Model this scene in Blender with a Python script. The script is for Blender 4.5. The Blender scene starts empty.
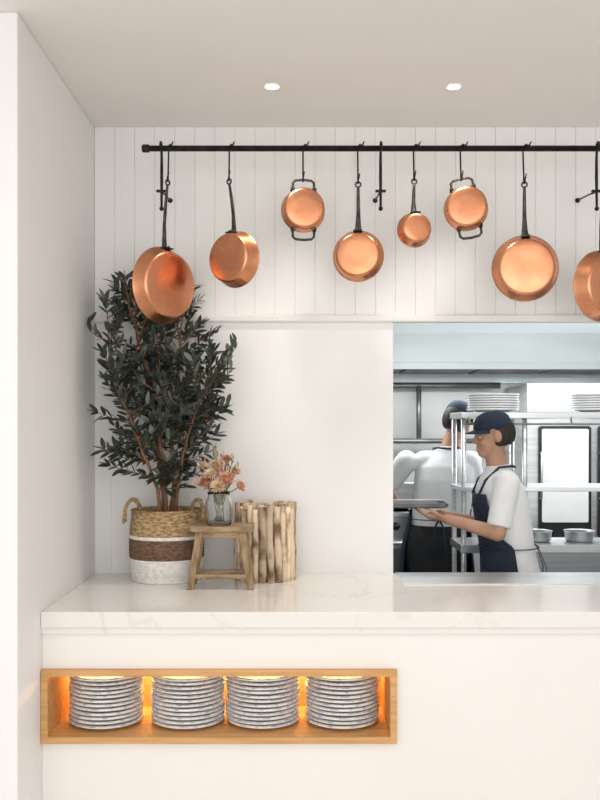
import bpy, bmesh, math, random
from mathutils import Vector, Matrix, Euler, Quaternion
random.seed(7)
S = bpy.context.scene
COL = S.collection
S.view_settings.view_transform = 'Standard'

# ------------------------------------------------------------------ materials
def mat(name, c1, c2=None, rough=0.5, metal=0.0, scale=8.0, bump=0.0, bscale=None, stretch=(1,1,1),
        emit=None, estr=0.0, trans=0.0, ior=1.45, detail=3.0, lo=0.35, hi=0.65, coat=0.0, vary=0.0):
    m = bpy.data.materials.new(name); m.use_nodes = True
    nt = m.node_tree; b = nt.nodes['Principled BSDF']
    b.inputs['Roughness'].default_value = rough
    b.inputs['Metallic'].default_value = metal
    b.inputs['IOR'].default_value = ior
    b.inputs['Transmission Weight'].default_value = trans
    b.inputs['Coat Weight'].default_value = coat
    if emit:
        b.inputs['Emission Color'].default_value = (*emit, 1)
        b.inputs['Emission Strength'].default_value = estr
    tc = nt.nodes.new('ShaderNodeTexCoord'); mp = nt.nodes.new('ShaderNodeMapping')
    mp.inputs['Scale'].default_value = stretch
    src = tc.outputs['Object']
    if vary > 0:
        oi = nt.nodes.new('ShaderNodeObjectInfo')
        va = nt.nodes.new('ShaderNodeVectorMath'); va.operation = 'MULTIPLY_ADD'
        va.inputs[1].default_value = (17, 23, 31)
        nt.links.new(oi.outputs['Location'], va.inputs[0]); nt.links.new(src, va.inputs[2]); src = va.outputs[0]
        cmb = nt.nodes.new('ShaderNodeVectorMath'); cmb.operation = 'ADD'
        mlt = nt.nodes.new('ShaderNodeMath'); mlt.operation = 'MULTIPLY'; mlt.inputs[1].default_value = 9.0
        nt.links.new(oi.outputs['Random'], mlt.inputs[0])
        nt.links.new(src, cmb.inputs[0]); nt.links.new(mlt.outputs[0], cmb.inputs[1]); src = cmb.outputs[0]
    nt.links.new(src, mp.inputs['Vector'])
    n = nt.nodes.new('ShaderNodeTexNoise'); n.inputs['Scale'].default_value = scale
    n.inputs['Detail'].default_value = detail
    nt.links.new(mp.outputs['Vector'], n.inputs['Vector'])
    r = nt.nodes.new('ShaderNodeValToRGB')
    r.color_ramp.elements[0].position = lo; r.color_ramp.elements[1].position = hi
    r.color_ramp.elements[0].color = (*c1, 1); r.color_ramp.elements[1].color = (*(c2 or c1), 1)
    nt.links.new(n.outputs['Fac'], r.inputs['Fac'])
    out = r.outputs['Color']
    if vary > 0:
        mr = nt.nodes.new('ShaderNodeMapRange')
        mr.inputs['To Min'].default_value = 1-vary; mr.inputs['To Max'].default_value = 1+vary*.45
        hs = nt.nodes.new('ShaderNodeHueSaturation')
        nt.links.new(oi.outputs['Random'], mr.inputs['Value']); nt.links.new(mr.outputs['Result'], hs.inputs['Value'])
        nt.links.new(out, hs.inputs['Color']); out = hs.outputs['Color']
    nt.links.new(out, b.inputs['Base Color'])
    if bump > 0:
        n2 = nt.nodes.new('ShaderNodeTexNoise'); n2.inputs['Scale'].default_value = bscale or scale * 3
        n2.inputs['Detail'].default_value = 4
        nt.links.new(mp.outputs['Vector'], n2.inputs['Vector'])
        bp = nt.nodes.new('ShaderNodeBump'); bp.inputs['Strength'].default_value = bump
        bp.inputs['Distance'].default_value = 0.01
        nt.links.new(n2.outputs['Fac'], bp.inputs['Height'])
        nt.links.new(bp.outputs['Normal'], b.inputs['Normal'])
    return m

M_wall = mat('painted_wall', (.85,.845,.84), (.87,.865,.86), .65, scale=2, bump=.05, bscale=60)
M_plank = mat('painted_plank', (.86,.855,.85), (.88,.875,.87), .5, scale=3, bump=.04, bscale=30, stretch=(4,4,.5))
M_ceil = mat('ceiling_paint', (.84,.81,.775), (.86,.83,.795), .8, scale=2, bump=.03, bscale=80)
M_panel = mat('counter_paint', (.85,.82,.79), (.87,.84,.81), .55, scale=2, bump=.02, bscale=60)
M_floor = mat('floor_stone', (.70,.67,.64), (.76,.73,.70), .5, scale=3)
M_trimw = mat('trim_paint', (.80,.775,.75), (.84,.82,.79), .45, scale=5, stretch=(.3,2,2))
M_kfloor = mat('kitchen_floor', (.25,.25,.25), (.33,.33,.33), .5, scale=6)
M_iron = mat('black_iron', (.010,.009,.009), (.025,.022,.02), .45, metal=.5, scale=30, bump=.1)
M_handle = mat('wrought_iron', (.035,.032,.030), (.11,.105,.10), .42, metal=.8, scale=18, bump=.15)
M_tin = mat('tin_lining', (.45,.42,.38), (.6,.57,.52), .35, metal=.9, scale=8)
M_steel = mat('brushed_steel', (.60,.62,.63), (.74,.76,.77), .30, metal=.8, scale=6, stretch=(.3,1,8))
M_steel_d = mat('dark_steel', (.20,.21,.21), (.30,.31,.31), .4, metal=.7, scale=8)
M_hood = mat('hood_steel', (.52,.58,.59), (.64,.69,.70), .38, metal=.6, scale=2, stretch=(.5,1,2))
M_dark = mat('dark_plastic', (.015,.015,.017), (.03,.03,.033), .4, scale=8)
M_kwall = mat('steel_wall_panel', (.50,.51,.50), (.64,.64,.63), .4, metal=.3, scale=1.5)
M_oak = mat('oak', (.55,.29,.10), (.70,.40,.165), .45, scale=9, stretch=(.4,6,6), bump=.08)
M_stool = mat('rustic_wood', (.24,.15,.078), (.46,.33,.195), .65, scale=10, stretch=(1.2,6,6), bump=.25)
M_stoolleg = mat('rustic_wood_leg', (.22,.138,.07), (.44,.31,.18), .65, scale=10, stretch=(6,6,1.2), bump=.25)
M_bark = mat('peeled_bark', (.22,.125,.07), (.78,.62,.45), .8, scale=11, stretch=(1,1,.8), bump=.6, bscale=40, lo=.36, hi=.54, vary=.5)
M_wood_end = mat('cut_wood', (.62,.43,.25), (.75,.56,.36), .8, scale=30)
M_trunk = mat('olive_trunk', (.12,.06,.03), (.26,.14,.075), .8, scale=20, stretch=(1,1,.3), bump=.5)
M_leaf = mat('olive_leaf', (.018,.026,.019), (.060,.075,.055), .5, scale=9, lo=.3, hi=.7)
M_leaf2 = mat('olive_leaf_pale', (.085,.105,.085), (.14,.16,.125), .55, scale=9)
M_olive = mat('olive_fruit', (.24,.03,.02), (.38,.07,.04), .4, scale=20)
M_jute = mat('seagrass_weave', (.23,.135,.06), (.55,.39,.21), .8, scale=45, stretch=(1,1,2.5), bump=.5, bscale=90)
M_brown = mat('brown_weave', (.11,.06,.035), (.22,.13,.08), .8, scale=45, stretch=(1,1,2.5), bump=.5)
M_whitew = mat('white_weave', (.70,.68,.65), (.86,.84,.81), .8, scale=45, bump=.4)
M_soil = mat('soil', (.03,.02,.012), (.07,.045,.03), .95, scale=30, bump=.6)
M_glass = mat('clear_glass', (.93,.97,.97), None, .02, trans=1.0, ior=1.45)
M_stem = mat('dry_stem', (.16,.13,.05), (.28,.22,.10), .7, scale=30)
M_petal = mat('dried_petal', (.50,.19,.12), (.72,.42,.28), .7, scale=35)
M_petal2 = mat('cream_petal', (.66,.48,.32), (.80,.64,.46), .7, scale=35)
M_fleaf = mat('dried_leaf', (.13,.15,.08), (.27,.26,.14), .7, scale=30)
M_plate = mat('glazed_plate', (.86,.85,.83), (.89,.88,.86), .30, scale=8)
M_rim = mat('blue_grey_rim', (.24,.29,.37), (.70,.70,.71), .35, scale=42, lo=.36, hi=.54)
M_wplate = mat('white_plate', (.85,.86,.86), (.88,.89,.89), .2, scale=8)
M_led = mat('warm_led', (1,.75,.4), None, .5, emit=(1,.55,.16), estr=12)
M_lamp = mat('lamp_glow', (1,.95,.88), None, .5, emit=(1,.90,.74), estr=14)
M_lamp_ring = mat('lamp_ring', (.85,.82,.78), None, .4)
M_skin = mat('skin', (.44,.24,.155), (.52,.30,.20), .5, scale=15)
M_skin2 = mat('skin_tan', (.46,.25,.16), (.54,.31,.21), .5, scale=15)
M_shirt = mat('white_cotton', (.80,.81,.82), (.85,.86,.87), .8, scale=6, bump=1.0, bscale=7, stretch=(1,1,.6))
M_navy = mat('navy_cloth', (.012,.020,.040), (.022,.034,.058), .8, scale=8, bump=.3, bscale=10)
M_trouser = mat('dark_trousers', (.014,.015,.018), (.026,.027,.03), .85, scale=8, bump=.2)
M_hair = mat('dark_hair', (.012,.009,.008), (.03,.022,.018), .6, scale=60, stretch=(1,1,.2), bump=.3)
M_eyew = mat('eye_white', (.6,.6,.58), None, .3)
M_eyed = mat('iris', (.03,.018,.01), None, .2)
M_shoe = mat('black_shoe', (.01,.01,.01), (.02,.02,.02), .4, scale=10)
M_fridge_in = mat('lit_oven_glass', (.74,.76,.74), (.86,.87,.86), .2, scale=3, emit=(1,1,.96), estr=.16)

def copper():
    m = mat('polished_copper', (.60,.245,.125), (.76,.355,.20), .28, metal=1.0, scale=7, bump=.10, bscale=11, lo=.3, hi=.7)
    nt = m.node_tree; b = nt.nodes['Principled BSDF']
    n = nt.nodes.new('ShaderNodeTexNoise'); n.inputs['Scale'].default_value = 9; n.inputs['Detail'].default_value = 5
    tc = [x for x in nt.nodes if x.bl_idname == 'ShaderNodeTexCoord'][0]
    nt.links.new(tc.outputs['Object'], n.inputs['Vector'])
    mr = nt.nodes.new('ShaderNodeMapRange'); mr.inputs['To Min'].default_value = .10; mr.inputs['To Max'].default_value = .48
    nt.links.new(n.outputs['Fac'], mr.inputs['Value']); nt.links.new(mr.outputs['Result'], b.inputs['Roughness'])
    return m
M_copper = copper()

def marble():
    m = bpy.data.materials.new('veined_marble'); m.use_nodes = True
    nt = m.node_tree; b = nt.nodes['Principled BSDF']; b.inputs['Roughness'].default_value = .16
    L = nt.links.new
    tc = nt.nodes.new('ShaderNodeTexCoord')
    mp = nt.nodes.new('ShaderNodeMapping'); mp.inputs['Rotation'].default_value = (0.3, .2, .6)
    L(tc.outputs['Object'], mp.inputs['Vector'])
    w = nt.nodes.new('ShaderNodeTexNoise'); w.inputs['Scale'].default_value = 2.2; w.inputs['Detail'].default_value = 7
    w.inputs['Distortion'].default_value = 1.0
    L(mp.outputs['Vector'], w.inputs['Vector'])
    s = nt.nodes.new('ShaderNodeMath'); s.operation = 'SUBTRACT'; s.inputs[1].default_value = .5
    a = nt.nodes.new('ShaderNodeMath'); a.operation = 'ABSOLUTE'
    L(w.outputs['Fac'], s.inputs[0]); L(s.outputs[0], a.inputs[0])
    r = nt.nodes.new('ShaderNodeValToRGB'); e = r.color_ramp.elements
    e[0].position = 0; e[0].color = (.70,.645,.58,1)
    e[1].position = .015; e[1].color = (.81,.785,.755,1)
    L(a.outputs[0], r.inputs['Fac'])
    n2 = nt.nodes.new('ShaderNodeTexNoise'); n2.inputs['Scale'].default_value = 1.3
    L(tc.outputs['Object'], n2.inputs['Vector'])
    mx = nt.nodes.new('ShaderNodeMixRGB'); mx.inputs['Color2'].default_value = (.81,.785,.755,1)
    mr = nt.nodes.new('ShaderNodeMapRange'); mr.inputs['From Min'].default_value = .4; mr.inputs['From Max'].default_value = .6
    L(n2.outputs['Fac'], mr.inputs['Value']); L(mr.outputs['Result'], mx.inputs['Fac'])
    L(r.outputs['Color'], mx.inputs['Color1']); L(mx.outputs['Color'], b.inputs['Base Color'])
    return m
M_marble = marble()

# ------------------------------------------------------------------ helpers
def new_obj(name, bm, mats, loc=(0,0,0), smooth=False, parent=None, keep_world=False, bevel=0.0):
    me = bpy.data.meshes.new(name)
    bmesh.ops.recalc_face_normals(bm, faces=bm.faces[:])
    bm.to_mesh(me); bm.free()
    for m in (mats if isinstance(mats, (list, tuple)) else [mats]): me.materials.append(m)
    if smooth:
        me.polygons.foreach_set('use_smooth', [True] * len(me.polygons))
    o = bpy.data.objects.new(name, me); COL.objects.link(o); o.location = loc
    if parent:
        o.parent = parent
        if keep_world: o.location = Vector(loc) - parent.location
    if bevel > 0:
        bv = o.modifiers.new('bevel', 'BEVEL'); bv.width = bevel; bv.segments = 2; bv.limit_method = 'ANGLE'
    return o

def empty(name, loc, label, category, group=None):
    o = bpy.data.objects.new(name, None); COL.objects.link(o); o.location = loc
    o.empty_display_size = .05
    return top(o, label, category, group)

def top(o, label, category, group=None):
    o['label'] = label; o['category'] = category
    if group: o['group'] = group
    return o

def struct(o):
    o['kind'] = 'structure'; return o

def add_box(bm, x0, x1, y0, y1, z0, z1, mi=0):
    vs = [bm.verts.new((x, y, z)) for x in (x0, x1) for y in (y0, y1) for z in (z0, z1)]
    for f in ((0,1,3,2),(4,6,7,5),(0,4,5,1),(2,3,7,6),(0,2,6,4),(1,5,7,3)):
        fa = bm.faces.new([vs[i] for i in f]); fa.material_index = mi
    return vs

def add_prism_box(bm, M, sx, sy, sz, mi=0):
    vs = [bm.verts.new(M @ Vector((x, y, z))) for x in (-sx/2, sx/2) for y in (-sy/2, sy/2) for z in (-sz/2, sz/2)]
    for f in ((0,1,3,2),(4,6,7,5),(0,4,5,1),(2,3,7,6),(0,2,6,4),(1,5,7,3)):
        fa = bm.faces.new([vs[i] for i in f]); fa.material_index = mi

def lathe(bm, prof, seg=48, axis='Z', M=Matrix.Identity(4), mis=None):
    rings = []
    for r, h in prof:
        if r < 1e-6:
            p = Vector((0, 0, h)) if axis == 'Z' else Vector((0, h, 0))
            rings.append([bm.verts.new(M @ p)])
        else:
            rg = []
            for i in range(seg):
                a = 2 * math.pi * i / seg
                p = Vector((r*math.cos(a), r*math.sin(a), h)) if axis == 'Z' else Vector((r*math.cos(a), h, r*math.sin(a)))
                rg.append(bm.verts.new(M @ p))
            rings.append(rg)
    for k in range(len(rings) - 1):
        A, B = rings[k], rings[k+1]; mi = mis[k] if mis else 0
        for i in range(seg):
            j = (i + 1) % seg
            if len(A) == 1 and len(B) == 1: continue
            if len(A) == 1: f = bm.faces.new((A[0], B[i], B[j]))
            elif len(B) == 1: f = bm.faces.new((A[i], B[0], A[j]))
            else: f = bm.faces.new((A[i], B[i], B[j], A[j]))
            f.material_index = mi; f.smooth = True

def tube(bm, pts, rad, seg=8, mi=0, closed=False, flat=None):
    pts = [Vector(p) for p in pts]; n = len(pts)
    if not isinstance(rad, (list, tuple)): rad = [rad] * n
    rings = []; up = None
    for i, p in enumerate(pts):
        if closed: t = (pts[(i+1) % n] - pts[i-1])
        else: t = pts[min(i+1, n-1)] - pts[max(i-1, 0)]
        if t.length < 1e-9: t = Vector((0, 0, 1))
        t.normalize()
        if up is None:
            up = Vector((1, 0, 0)) if abs(t.x) < .8 else Vector((0, 1, 0))
        u = up - t * up.dot(t); u.normalize(); v = t.cross(u); up = u
        fu, fv = (1, 1) if flat is None else flat
        rings.append([bm.verts.new(p + (u*math.cos(a)*fu + v*math.sin(a)*fv) * rad[i])
                      for a in [2*math.pi*k/seg for k in range(seg)]])
    for k in range(n if closed else n - 1):
        A, B = rings[k], rings[(k+1) % n]
        for i in range(seg):
            j = (i + 1) % seg
            f = bm.faces.new((A[i], A[j], B[j], B[i])); f.material_index = mi; f.smooth = True
    if not closed:
        f = bm.faces.new(rings[0][::-1]); f.material_index = mi
        f = bm.faces.new(rings[-1]); f.material_index = mi

def ball(bm, c, r, M=Matrix.Identity(4), seg=12, mi=0):
    if not isinstance(r, (tuple, list)): r = (r, r, r)
    res = bmesh.ops.create_uvsphere(bm, u_segments=seg, v_segments=max(6, seg*2//3), radius=1,
              matrix=M @ Matrix.Translation(c) @ Matrix.Diagonal((*r, 1)))
    for v in res['verts']:
        for f in v.link_faces: f.material_index = mi; f.smooth = True

def capsule(bm, p1, p2, r1, r2, M=Matrix.Identity(4), cap1=True, cap2=True, seg=20):
    p1, p2 = M @ Vector(p1), M @ Vector(p2)
    t = (p2 - p1); L = t.length; t.normalize()
    pts, rad = [], []
    if cap1:
        for a in (80, 60, 40, 20): pts.append(p1 - t*r1*math.sin(math.radians(a))); rad.append(r1*math.cos(math.radians(a)))
    pts.append(p1); rad.append(r1); pts.append(p2); rad.append(r2)
    if cap2:
        for a in (20, 40, 60, 80): pts.append(p2 + t*r2*math.sin(math.radians(a))); rad.append(r2*math.cos(math.radians(a)))
    tube(bm, pts, rad, seg)

def loft(bm, rows, M=Matrix.Identity(4), seg=32):
    rings = []
    for z, cx, cy, rx, ry in rows:
        rings.append([bm.verts.new(M @ Vector((cx + rx*math.cos(a), cy + ry*math.sin(a), z))) for a in [2*math.pi*k/seg for k in range(seg)]])
    for A, B in zip(rings, rings[1:]):
        for i in range(seg):
            j = (i+1) % seg; bm.faces.new((A[i], A[j], B[j], B[i]))
    bm.faces.new(rings[0][::-1]); bm.faces.new(rings[-1])

def remeshed(name, bm, m, voxel, parent, it=4):
    o = new_obj(name, bm, m)
    r = o.modifiers.new('r', 'REMESH'); r.mode = 'VOXEL'; r.voxel_size = voxel; r.use_smooth_shade = True
    s = o.modifiers.new('s', 'SMOOTH'); s.iterations = it; s.factor = .5
    dg = bpy.context.evaluated_depsgraph_get(); dg.update()
    me = bpy.data.meshes.new_from_object(o.evaluated_get(dg))
    o.modifiers.clear(); old = o.data; o.data = me; bpy.data.meshes.remove(old)
    me.materials.clear(); me.materials.append(m)
    me.polygons.foreach_set('use_smooth', [True]*len(me.polygons))
    me.name = name; o.parent = parent
    return o

# ------------------------------------------------------------------ dimensions
H = 1.65; CT = .995; CEIL = 3.033; WX = -.92; YF = 3.30; YB = 4.20; YP = 3.03; FOC = 917.0
def wx(px, Y): return (px - 296) * Y / FOC
def wz(py, Y): return H - (py - 430) * Y / FOC

# ------------------------------------------------------------------ room shell
def sbox(name, *a, m=M_wall, bevel=0):
    bm = bmesh.new(); add_box(bm, *a); return struct(new_obj(name, bm, m, bevel=bevel))
sbox('floor', -3.5, 4.0, -2.0, 4.3, -.05, 0, m=M_floor)
sbox('floor_kitchen', -1.0, 4.0, 4.3, 6.75, -.05, 0, m=M_kfloor)
sbox('ceiling', -3.5, 4.0, -.6, 6.75, CEIL, CEIL+.1, m=M_ceil)
sbox('wall_left', WX-1.6, WX, YP, YB+.12, 0, CEIL, bevel=.006)
OX = .444; OZ = wz(320, YB)
bm = bmesh.new()
add_box(bm, WX, OX, YB, YB+.12, 0, OZ)
add_box(bm, OX, 2.3, YB, YB+.12, 0, .93)
add_box(bm, 2.3, 4.0, YB, YB+.12, 0, OZ)
add_box(bm, WX, 4.0, YB, YB+.12, OZ, CEIL)
struct(new_obj('wall_back', bm, M_wall))
bm = bmesh.new()
x = WX + .002; pw = .0915
add_box(bm, WX, 3.9, YB-.0095, YB+.002, OZ+.01, CEIL)
while x < 3.8:
    add_box(bm, x, x+pw-.0032, YB-.014, YB-.008, OZ+.01, CEIL)
    x += pw
struct(new_obj('wall_back_planks', bm, M_plank, bevel=.0015))
bm = bmesh.new(); add_box(bm, WX, 3.9, YB-.036, YB+.001, wz(322, YB-.03), wz(314.5, YB-.03))
struct(new_obj('trim_1', bm, M_trimw, bevel=.008))
bm = bmesh.new(); add_box(bm, wx(111, YB-.02), OX, YB-.014, YB+.001, CT-.02, OZ-.012)
struct(new_obj('trim_2', bm, M_wall, bevel=.003))
sbox('wall_right', 3.9, 4.0, -.6, 6.75, 0, CEIL)
sbox('wall_kitchen_back', -1.0, 4.0, 6.65, 6.75, 0, CEIL, m=M_kwall)
sbox('wall_kitchen_left', -1.0, -.9, 4.32, 6.65, 0, CEIL, m=M_kwall)

# ------------------------------------------------------------------ counter
cab = empty('counter_cabinet', (.8, YF+.4, 0), 'cream painted counter base with a lit oak niche', 'counter')
NX0, NX1, NZ0, NZ1 = WX+.002, wx(397, YF), wz(744, YF), wz(670, YF)
CX0, CYB = WX+.001, YB-.002
bm = bmesh.new(); yp = YF + .02
add_box(bm, CX0, 3.0, yp, yp+.03, 0, NZ0)
add_box(bm, CX0, 3.0, yp, yp+.03, NZ1, CT-.08)
add_box(bm, NX1, 3.0, yp, yp+.03, NZ0, NZ1)
add_box(bm, CX0, 3.0, yp+.40, CYB, 0, CT-.08)
add_box(bm, NX1, 3.0, yp+.03, yp+.40, 0, CT-.08)
add_box(bm, CX0, NX1, yp+.03, yp+.40, 0, NZ0)
new_obj('cabinet_body', bm, M_panel, parent=cab, keep_world=True)
ft = .024
bm = bmesh.new()
add_box(bm, NX0, NX1, YF-.002, yp+.37, NZ0, NZ0+ft)
add_box(bm, NX0, NX1, YF-.002, yp+.37, NZ1-ft, NZ1)
add_box(bm, NX0, NX0+ft, YF-.002, yp+.37, NZ0+ft, NZ1-ft)
add_box(bm, NX1-ft, NX1, YF-.002, yp+.37, NZ0+ft, NZ1-ft)
add_box(bm, NX0+ft, NX1-ft, yp+.35, yp+.37, NZ0+ft, NZ1-ft)
new_obj('oak_niche', bm, M_oak, parent=cab, keep_world=True, bevel=.0015)
bm = bmesh.new(); add_box(bm, NX0+ft+.02, NX1-ft-.02, yp+.325, yp+.345, NZ1-ft-.010, NZ1-ft-.001)
new_obj('led_strip', bm, M_led, parent=cab, keep_world=True)
bm = bmesh.new(); add_box(bm, CX0, 3.0, YF+.008, CYB, CT-.08, CT-.0585)
new_obj('countertop_underlay', bm, M_marble, parent=cab, keep_world=True)
bm = bmesh.new(); add_box(bm, CX0, 3.0, YF, CYB, CT-.058, CT)
top(new_obj('countertop', bm, M_marble, bevel=.003), 'white marble worktop with faint beige veins', 'countertop')
bm = bmesh.new(); add_box(bm, .455, 2.28, 3.885, YB-.004, CT, CT+.004)
top(new_obj('steel_pass_plate', bm, M_steel, bevel=.001), 'polished steel plate set on the marble pass', 'plate')

# ------------------------------------------------------------------ plates in niche
def plate_mesh(R, rim):
    bm = bmesh.new()
    prof = [(0, .004), (R*.52, .004), (R*.55, 0), (R*.60, 0), (R*.64, .005), (R*.90, .0105), (R*.98, .0125), (R*.998, .0145), (R, .0172), (R*.997, .0200), (R*.985, .0216),
            (R*.90, .0195), (R*.66, .011), (R*.58, .009), (0, .009)]
    mis = [0,0,0,0,0,0, 0, 0, rim, rim, 0, 0,0,0]
    lathe(bm, prof, 72, mis=mis)
    return bm
proto = new_obj('dinner_plate', plate_mesh(.139, 1), [M_plate, M_rim])
first = True
nfloor = NZ0 + ft
for si, px in enumerate((107, 188, 263, 342)):
    Yc = 3.487; cx = wx(px, Yc)
    for k in range(12):
        if first: p = proto; first = False
        else: p = proto.copy(); COL.objects.link(p)
        p.location = (cx + random.uniform(-.003, .003), Yc + random.uniform(-.003, .003), nfloor + .0005 + k*.0158)
        p.rotation_euler = (0, 0, random.uniform(0, 6.28))
        top(p, 'white stoneware plate with mottled blue-grey rim stacked in oak niche', 'plate', 'dinner plates stacked in the counter niche')

# ------------------------------------------------------------------ rail, brackets, hooks, pans
YR = 3.90; ZR = wz(148.5, YR)
rail = empty('hanging_rail', (.6, YR, ZR), 'long black iron rail with wall brackets carrying copper pans', 'pot rail')
bm = bmesh.new()
xl = wx(142, YR)
tube(bm, [(xl, YR, ZR), (xl+.006, YR, ZR), (xl+.03, YR, ZR), (xl+.031, YR, ZR), (2.2, YR, ZR)], [.013, .017, .017, .0125, .0125], 16)
new_obj('rail_bar', bm, M_iron, parent=rail, keep_world=True)
for i, px in enumerate((161, 381, 598)):
    bx = wx(px, YR)
    bm = bmesh.new()
    yb = YB - .015
    pts = [(bx, YR+.020, ZR-.10)]
    for k in range(0, 11):
        a = math.radians(-20 + 22*k); pts.append((bx, YR + .0185*math.cos(a), ZR + .0185*math.sin(a)+.008*math.sin(max(0,a))))
    tube(bm, pts, .0055, 10)
    tube(bm, [(bx, YR+.020, ZR-.03), (bx, YR+.020, ZR-.12), (bx, YR+.016, ZR-.245)], [.006, .0068, .005], 10)
    ball(bm, (bx, YR+.016, ZR-.252), .0098)
    tube(bm, [(bx, YR+.016, ZR-.18), (bx, YR+.12, ZR-.165), (bx, yb, ZR-.15)], .0040, 8)
    add_box(bm, bx-.022, bx+.022, YR+.011, YR+.022, ZR-.182, ZR-.172)
    lathe(bm, [(0, 0), (.011, 0), (.011, -.004), (0, -.004)], 20, 'Y', Matrix.Translation((bx, yb, ZR-.15)))
    new_obj('wall_bracket', bm, M_iron, parent=rail, keep_world=True)

def hook(x, zlow):
    bm = bmesh.new(); L = ZR - zlow
    arc = [(.014*(1-k/8), -.0172*math.cos(math.pi*k/8), .0162*math.sin(math.pi*k/8)) for k in range(9)]
    pts = [(.024, -.026, .022), (.019, -.021, .010)] + arc[1:]
    pts += [(0, .017, -.02), (0, .010, -L*.5), (0, .004, -L+.035)]
    for k in range(0, 9):
        a = math.pi * k / 8
        pts.append((0, .010*math.cos(a)-.006, -L + .008 - .012*math.sin(a)))
    pts.append((.006, -.019, -L + .035))
    tube(bm, pts, [.0024] + [.0036]*(len(pts)-2) + [.0024], 8)
    o = new_obj('s_hook', bm, M_iron, loc=(x, YR, ZR))
    return top(o, 'black iron s-hook hanging on the rail', 'hook', 's-hooks on the pan rail')

def pan(px, hy, cy, D, depth, yaw, roll, label, tilt=0, twin=False, cat='pan', name='copper_pan', flare=.86):
    x = wx(px, YR); zh = wz(hy, YR); R = D/2
    hook(x, zh)
    dist = (cy - hy) * YR / FOC
    if twin: dist = R + .035 - .003
    root = empty(name, (x, YR-.006 + (.013 if twin else 0), zh), label, cat, 'copper cookware hanging from the rail')
    root.rotation_euler = Euler((math.radians(tilt), math.radians(roll), math.radians(yaw)), 'XYZ')
    T = Matrix.Translation((0, 0, -dist))
    rb = R*flare
    bm = bmesh.new()
    prof = [(0, -depth), (rb*.5, -depth), (rb-.012, -depth+.0005), (rb-.004, -depth+.003), (rb+.001, -depth+.010),
            (R-.004, -.004), (R, 0), (R+.0015, .002), (R-.001, .004), (R-.004, .002), (rb-.004, -depth+.012), (rb-.014, -depth+.005), (0, -depth+.004)]
    lathe(bm, prof, 72, 'Y', T, mis=[0]*9+[1]*3)
    new_obj('pan_body', bm, [M_copper, M_tin], parent=root)
    if not twin:
        bm = bmesh.new()
        L = dist - R
        tube(bm, [(.011*math.cos(a), 0, -.0085+.011*math.sin(a)) for a in [2*math.pi*k/16 for k in range(16)]], .0038, 8, closed=True)
        rows = [(-.016, 0, .0055, .004), (-.034, .002, .0065, .0045), (-.3*L-.014, .006, .0075, .005), (-.65*L, .008, .0085, .005),
                (-.88*L, .004, .012, .005), (-L+.002, .000, .015, .005), (-L-.003, -.008, .018, .0045)]
        rings = []
        for z, y, hw, ht in rows:
            rings.append([bm.verts.new((hw*math.cos(a), y + ht*math.sin(a), z)) for a in [2*math.pi*k/12 for k in range(12)]])
        for A, B in zip(rings, rings[1:]):
            for i in range(12):
                f = bm.faces.new((A[i], A[(i+1)%12], B[(i+1)%12], B[i])); f.smooth = True
        bm.faces.new(rings[0]); bm.faces.new(rings[-1][::-1])
        sl = (R - rb) / depth
        for s in (-1, 0, 1):
            add_prism_box(bm, T @ Matrix.Translation((s*.012, -.020, R + .002 - .020*sl - abs(s)*.0006)), .014, .034, .005)
            ball(bm, (s*.012, -.014 - (1-abs(s))*.012, -dist + R - .014*sl + .006), .0045, seg=8)
        new_obj('handle', bm, M_handle, parent=root)
    else:
        for sign in (1, -1):
            b = bmesh.new(); w = min(.046, R*.5); h = .036
            zb = R - .004
            pts = [(-w-.006, -.018, zb-.012), (-w, -.016, zb+.006), (-w+.001, -.014, zb+h-.010), (-w+.012, -.013, zb+h), (0, -.013, zb+h+.003),
                   (w-.012, -.013, zb+h), (w-.001, -.014, zb+h-.010), (w, -.016, zb+.006), (w+.006, -.018, zb-.012)]
            tube(b, [(p[0], p[1], p[2]*sign - dist) for p in pts], .0055, 10)
            for s in (-1, 1):
                ball(b, (s*w, -.018, zb*sign - dist), (.010, .012, .006), seg=10)
            new_obj('handle', b, M_handle, parent=root)
    return root

pan(168, 181, 286, .325, .055, 50, 2, 'large copper frying pan turned sideways on a long dark iron handle', tilt=2)
pan(229, 180, 261, .235, .065, -34, -6, 'deep copper pan turned on a long iron handle', tilt=1)
pan(303, 181, 214, .185, .060, 6, 0, 'small round copper pot with two iron loop handles', twin=True, cat='pot', name='copper_pot', flare=.92)
pan(358, 183, 256, .215, .050, -8, 0, 'shallow copper pan with slim iron handle', tilt=2)
pan(414, 180, 231, .145, .050, 10, 1, 'smallest copper saucepan with short iron handle', tilt=-2)
pan(461, 180, 212, .185, .060, -6, -10, 'small copper pot tilted on its iron loop handle', twin=True, cat='pot', name='copper_pot', flare=.92)
pan(524, 183, 268, .280, .055, -6, -1, 'wide copper frying pan hanging on a long iron handle', tilt=3, flare=.84)
pan(603, 183, 286, .300, .065, 26, 0, 'wide copper frying pan turned at the rail end', tilt=2)

# ------------------------------------------------------------------ downlights
for px in (272, 454):
    Yc = 3.69; x = wx(px, Yc)
    d = empty('downlight', (x, Yc, CEIL), 'small round recessed ceiling spotlight, switched on', 'ceiling light', 'recessed ceiling downlights')
    bm = bmesh.new(); lathe(bm, [(.026, 0), (.026, -.003), (.038, -.005), (.041, 0), (.026, 0)], 32)
    new_obj('lamp_ring', bm, M_lamp_ring, parent=d)
    bm = bmesh.new(); lathe(bm, [(0, -.004), (.026, -.003), (.026, -.001), (0, -.001)], 32)
    new_obj('lamp_lens', bm, M_lamp, parent=d)
    l = bpy.data.lights.new('downlight_beam', 'SPOT'); l.energy = 26; l.spot_size = math.radians(95); l.spot_blend = .9
    l.shadow_soft_size = .05; l.color = (1, .92, .82)
    lo = bpy.data.objects.new('downlight_beam', l); COL.objects.link(lo); lo.location = (0, 0, -.02); lo.parent = d

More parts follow.
